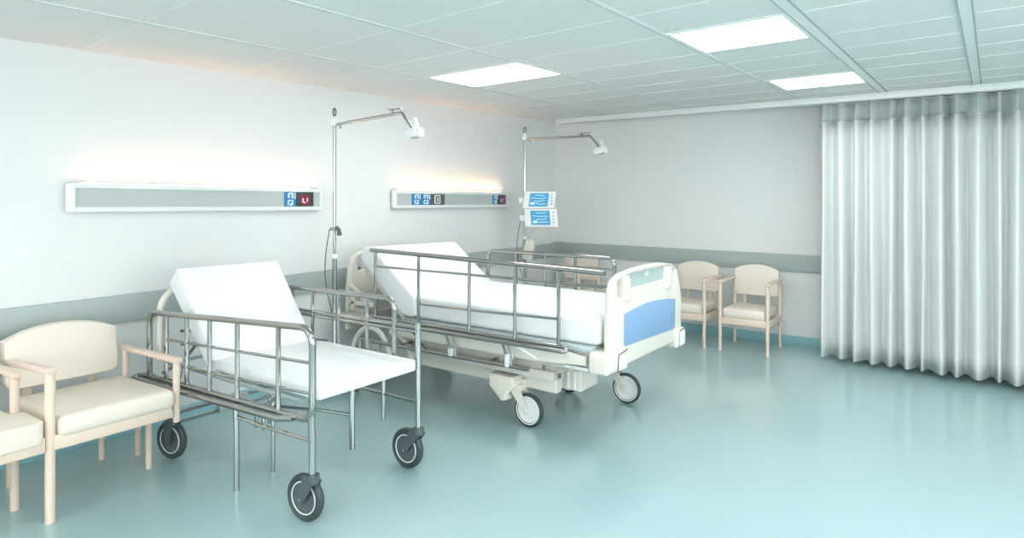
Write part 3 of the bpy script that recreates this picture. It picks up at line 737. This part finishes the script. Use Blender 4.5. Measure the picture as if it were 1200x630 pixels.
# ------------------------------------------------------------------ lamp poles
def lamp_pole(loc, ztop, arml, rise, label, lever, base_r=.20):
    x, y, _ = loc
    t = thing('lamp_pole', label, 'lamp stand', loc, 0, 'tall lamp poles beside the beds')
    r = .0165
    obj('pole', MB().tube([(x, y, 1.02), (x, y, 1.5), (x, y, ztop)], r * .82, 14), 'chrome2', t)
    obj('pole_sleeve', MB().tube([(x, y, .05), (x, y, .5), (x, y, 1.04)], r * 1.15, 14), 'chrome2', t)
    obj('collar', MB().lathe([(0, 0), (.024, 0), (.025, .006), (.025, .028), (.023, .034), (0, .034)], (x, y, 1.02), (0, 0, 1), 18), 'white', t)
    bs = MB()
    for k in range(5):
        a = 2 * PI * k / 5 + .3
        bs.tube([(x, y, .075), (x + base_r * .5 * math.cos(a), y + base_r * .5 * math.sin(a), .06), (x + base_r * math.cos(a), y + base_r * math.sin(a), .05)], .015, 8, r2=.011)
        bs.lathe([(0, -.012), (.018, -.012), (.025, -.004), (.025, .004), (.018, .012), (0, .012)], (x + base_r * math.cos(a), y + base_r * math.sin(a), .0255), (math.cos(a + 1.4), math.sin(a + 1.4), 0), 14)
    obj('base', bs, 'hubdark', t)
    # pivot cap and hook
    obj('pivot_cap', MB().lathe([(0, -.012), (.028, -.012), (.030, 0), (.026, .03), (.016, .055), (.010, .062), (0, .063)], (x, y, ztop), (0, 0, 1), 18), 'white', t)
    hk = MB().tube([(x + .016 * math.cos(a), y, ztop + .095 + .030 * math.sin(a)) for a in [2 * PI * k / 20 for k in range(20)]], .006, 8, closed=True)
    obj('hook_ring', hk, 'hubdark', t)
    # arm
    z0 = ztop - .005
    A = (x - .02, y, z0); B = (x + arml, y, z0 + rise); C = (x + arml + .105, y, z0 + rise - .115)
    obj('arm', MB().tube(fillet([A, B, C], .02, 5), .0125, 12), 'chrome2', t)
    ah = MB().box((x + arml - .13, y - .012, z0 + rise + .024), (x + arml - .0, y + .012, z0 + rise + .034), .003)
    ah.box((x + arml - .1, y - .006, z0 + rise - .005), (x + arml - .08, y + .006, z0 + rise + .028), .002)
    obj('arm_grip', ah, 'chrome', t)
    obj('arm_screw', MB().lathe([(0, 0), (.006, 0), (.006, .02), (0, .021)], (x + .07, y, z0 - .03), (0, 0, 1), 8), 'hubdark', t)
    hx, hz = x + arml + .125, z0 + rise - .15
    hd = MB().box((hx - .06, y - .045, hz - .035), (hx + .05, y + .045, hz + .03), .012, 3, rot=(0, -.22, 0))
    h_ = obj('lamp_head', hd, 'white', t)
    obj('lamp_lens', MB().lathe([(0, -.006), (.03, -.006), (.034, 0), (0, .001)], (hx - .002, y, hz - .036), (0, 0, 1), 16), 'slot', h_)
    kn = MB().box((hx + .0, y - .012, hz + .02), (hx + .028, y + .012, hz + .105), .005, 2, rot=(0, -.35, 0))
    kn.box((hx + .046, y - .03, hz - .03), (hx + .066, y + .03, hz + .035), .008, 2, rot=(0, -.22, 0))
    obj('head_handle', kn, 'white', h_)
    if lever:
        cl = MB().box((x - .035, y - .02, 1.235), (x + .035, y + .02, 1.262), .005, 2)
        obj('clamp', cl, 'chrome', t)
        lv = MB().tube([(x + .02, y, 1.26), (x + .045, y - .01, 1.262), (x + .07, y - .015, 1.245), (x + .085, y - .02, 1.205)], .010, 10, r2=.018)
        obj('clamp_lever', lv, 'hubdark', t)
    cb = MB()
    n = 14; pts = []
    for k in range(n + 1):
        u = k / n
        pts.append((x - .035 - .055 * math.sin(u * PI * .55), y - .02, 1.245 - .36 * u))
    pts += [(x - .07, y - .015, .75), (x - .02, y - .01, .6)]
    cb.tube(pts, .004, 6)
    obj('cable', cb, 'hubdark', t)
    return t
lamp_pole((-4.15, 3.362, 0), 2.062, .735, .045, 'chrome lamp pole with angled arm standing between the two beds', True)
lamp_pole((-4.10, 5.88, 0), 2.105, .80, -.002, 'chrome lamp pole holding two monitors in the far corner', False)

# monitors on the second pole
def monitor(cx, cz, w, h, roll, label, slant):
    c = Vector((cx, 5.80, cz))
    t = thing('patient_monitor', label, 'monitor', (cx, 5.80, cz - h / 2), 0, 'monitors on the far lamp pole')
    R = Matrix.Rotation(math.radians(26), 4, 'Z') @ Matrix.Rotation(math.radians(roll), 4, 'Y')
    R = R @ Matrix.Rotation(math.radians(-6), 4, 'X')
    W, Hh = w / 2, h / 2
    def fin(m): bmesh.ops.transform(m.bm, matrix=Matrix.Translation(c) @ R, verts=m.bm.verts[:]); return m
    m = MB().prism([(-W - slant * Hh, -Hh), (W - slant * Hh, -Hh), (W + slant * Hh, Hh), (-W + slant * Hh, Hh)], lambda x, z: (x, -.022, z), lambda x, z: (x, .03, z), .008, 3)
    body = obj('casing', fin(m), 'white', t)
    a, b2, v0, v1 = -W * .62, W * .56, -Hh * .78, Hh * .80
    m = MB().prism([(a + slant * v0, v0), (b2 + slant * v0, v0), (b2 + slant * v1, v1), (a + slant * v1, v1)], lambda x, z: (x, -.0245, z), lambda x, z: (x, -.020, z), .001, 1)
    sc = obj('screen', fin(m), 'screen', t, label='blue lit screen')
    m = MB(); rr = random.Random(int(cz * 100))
    for j in range(4):
        z = v0 + (v1 - v0) * (.2 + .21 * j)
        pts = []
        for k in range(13):
            u = k / 12
            if u > .2 and u < .95 or j % 2 == 0:
                pts.append((a + (b2 - a) * (.08 + .8 * u) + slant * z, -.0255, z + (rr.uniform(-1, 1) * .010 if k % 3 else 0)))
        if len(pts) > 2: m.tube(pts, .0026, 5)
    m.box((a + .02 + slant * v0, -.0256, v0 + .02), (a + .06 + slant * v0, -.0246, v0 + .045), 0)
    obj('trace', fin(m), 'trace', sc)
    m = MB()
    for j in range(4): m.box((W * .70 + slant * 0, -.026, -Hh * .6 + j * Hh * .38), (W * .84, -.021, -Hh * .6 + j * Hh * .38 + Hh * .2), .002, 1)
    obj('button_column', fin(m), 'plate', t)
    m = MB().box((-W - .0, .028, -.02), (-W * .2, .05, .02), .004).box((-W - .06, .03, -.03), (-W + .02, .06, .03), .006)
    obj('pole_clamp', fin(m), 'white', t)
    return t
monitor(-3.855, 1.446, .335, .178, 0, 'upper of the two monitors with blue screens on the pole', .12)
monitor(-3.835, 1.258, .345, .190, 0, 'lower of the two monitors with blue screens on the pole', -.10)
# beige pump on the pole, below the monitors
pm = thing('infusion_pump', 'beige rounded pump clamped to the pole below the monitors', 'pump', (-4.02, 5.84, .86))
obj('casing', MB().box((-4.06, 5.78, .80), (-3.95, 5.86, 1.03), .03, 4, rot=(0, .25, 0)), 'ivory', pm)
obj('pump_clamp', MB().box((-4.079, 5.85, .88), (-4.03, 5.90, .93), .006, 2), 'white', pm)
obj('hose', MB().tube([(-3.98, 5.80, 1.02), (-3.99, 5.79, 1.07), (-3.95, 5.79, 1.11), (-3.90, 5.80, 1.14)], .005, 6), 'plate', pm)

# ------------------------------------------------------------------ ground outside the added windows, unseen
struct('outside_ground', MB().box((-9, -12, -.6), (12, YN - .3, -.5)).box((XR + .3, YN - .3, -.6), (12, 12, -.5)), 'concrete')

# ------------------------------------------------------------------ light, camera
w = bpy.data.worlds.new('sky'); scene.world = w; w.use_nodes = True
bg = w.node_tree.nodes['Background']
bg.inputs['Color'].default_value = (0.96, 0.98, 1.0, 1); bg.inputs['Strength'].default_value = 5.0

cd = bpy.data.cameras.new('camera'); cam = bpy.data.objects.new('camera', cd); COL.objects.link(cam)
cam.location = (0, 0, 1.55); cam.rotation_euler = (PI / 2, 0, .6282)
cd.sensor_width = 36; cd.lens = 776.48 / 1200 * 36; cd.shift_y = -(315 - 222.74) / 1200; cd.clip_start = .05
scene.camera = cam
vs = scene.view_settings
vs.view_transform = 'Standard'; vs.look = 'None'; vs.gamma = 1; vs.use_curve_mapping = False
vs.exposure = 0.30
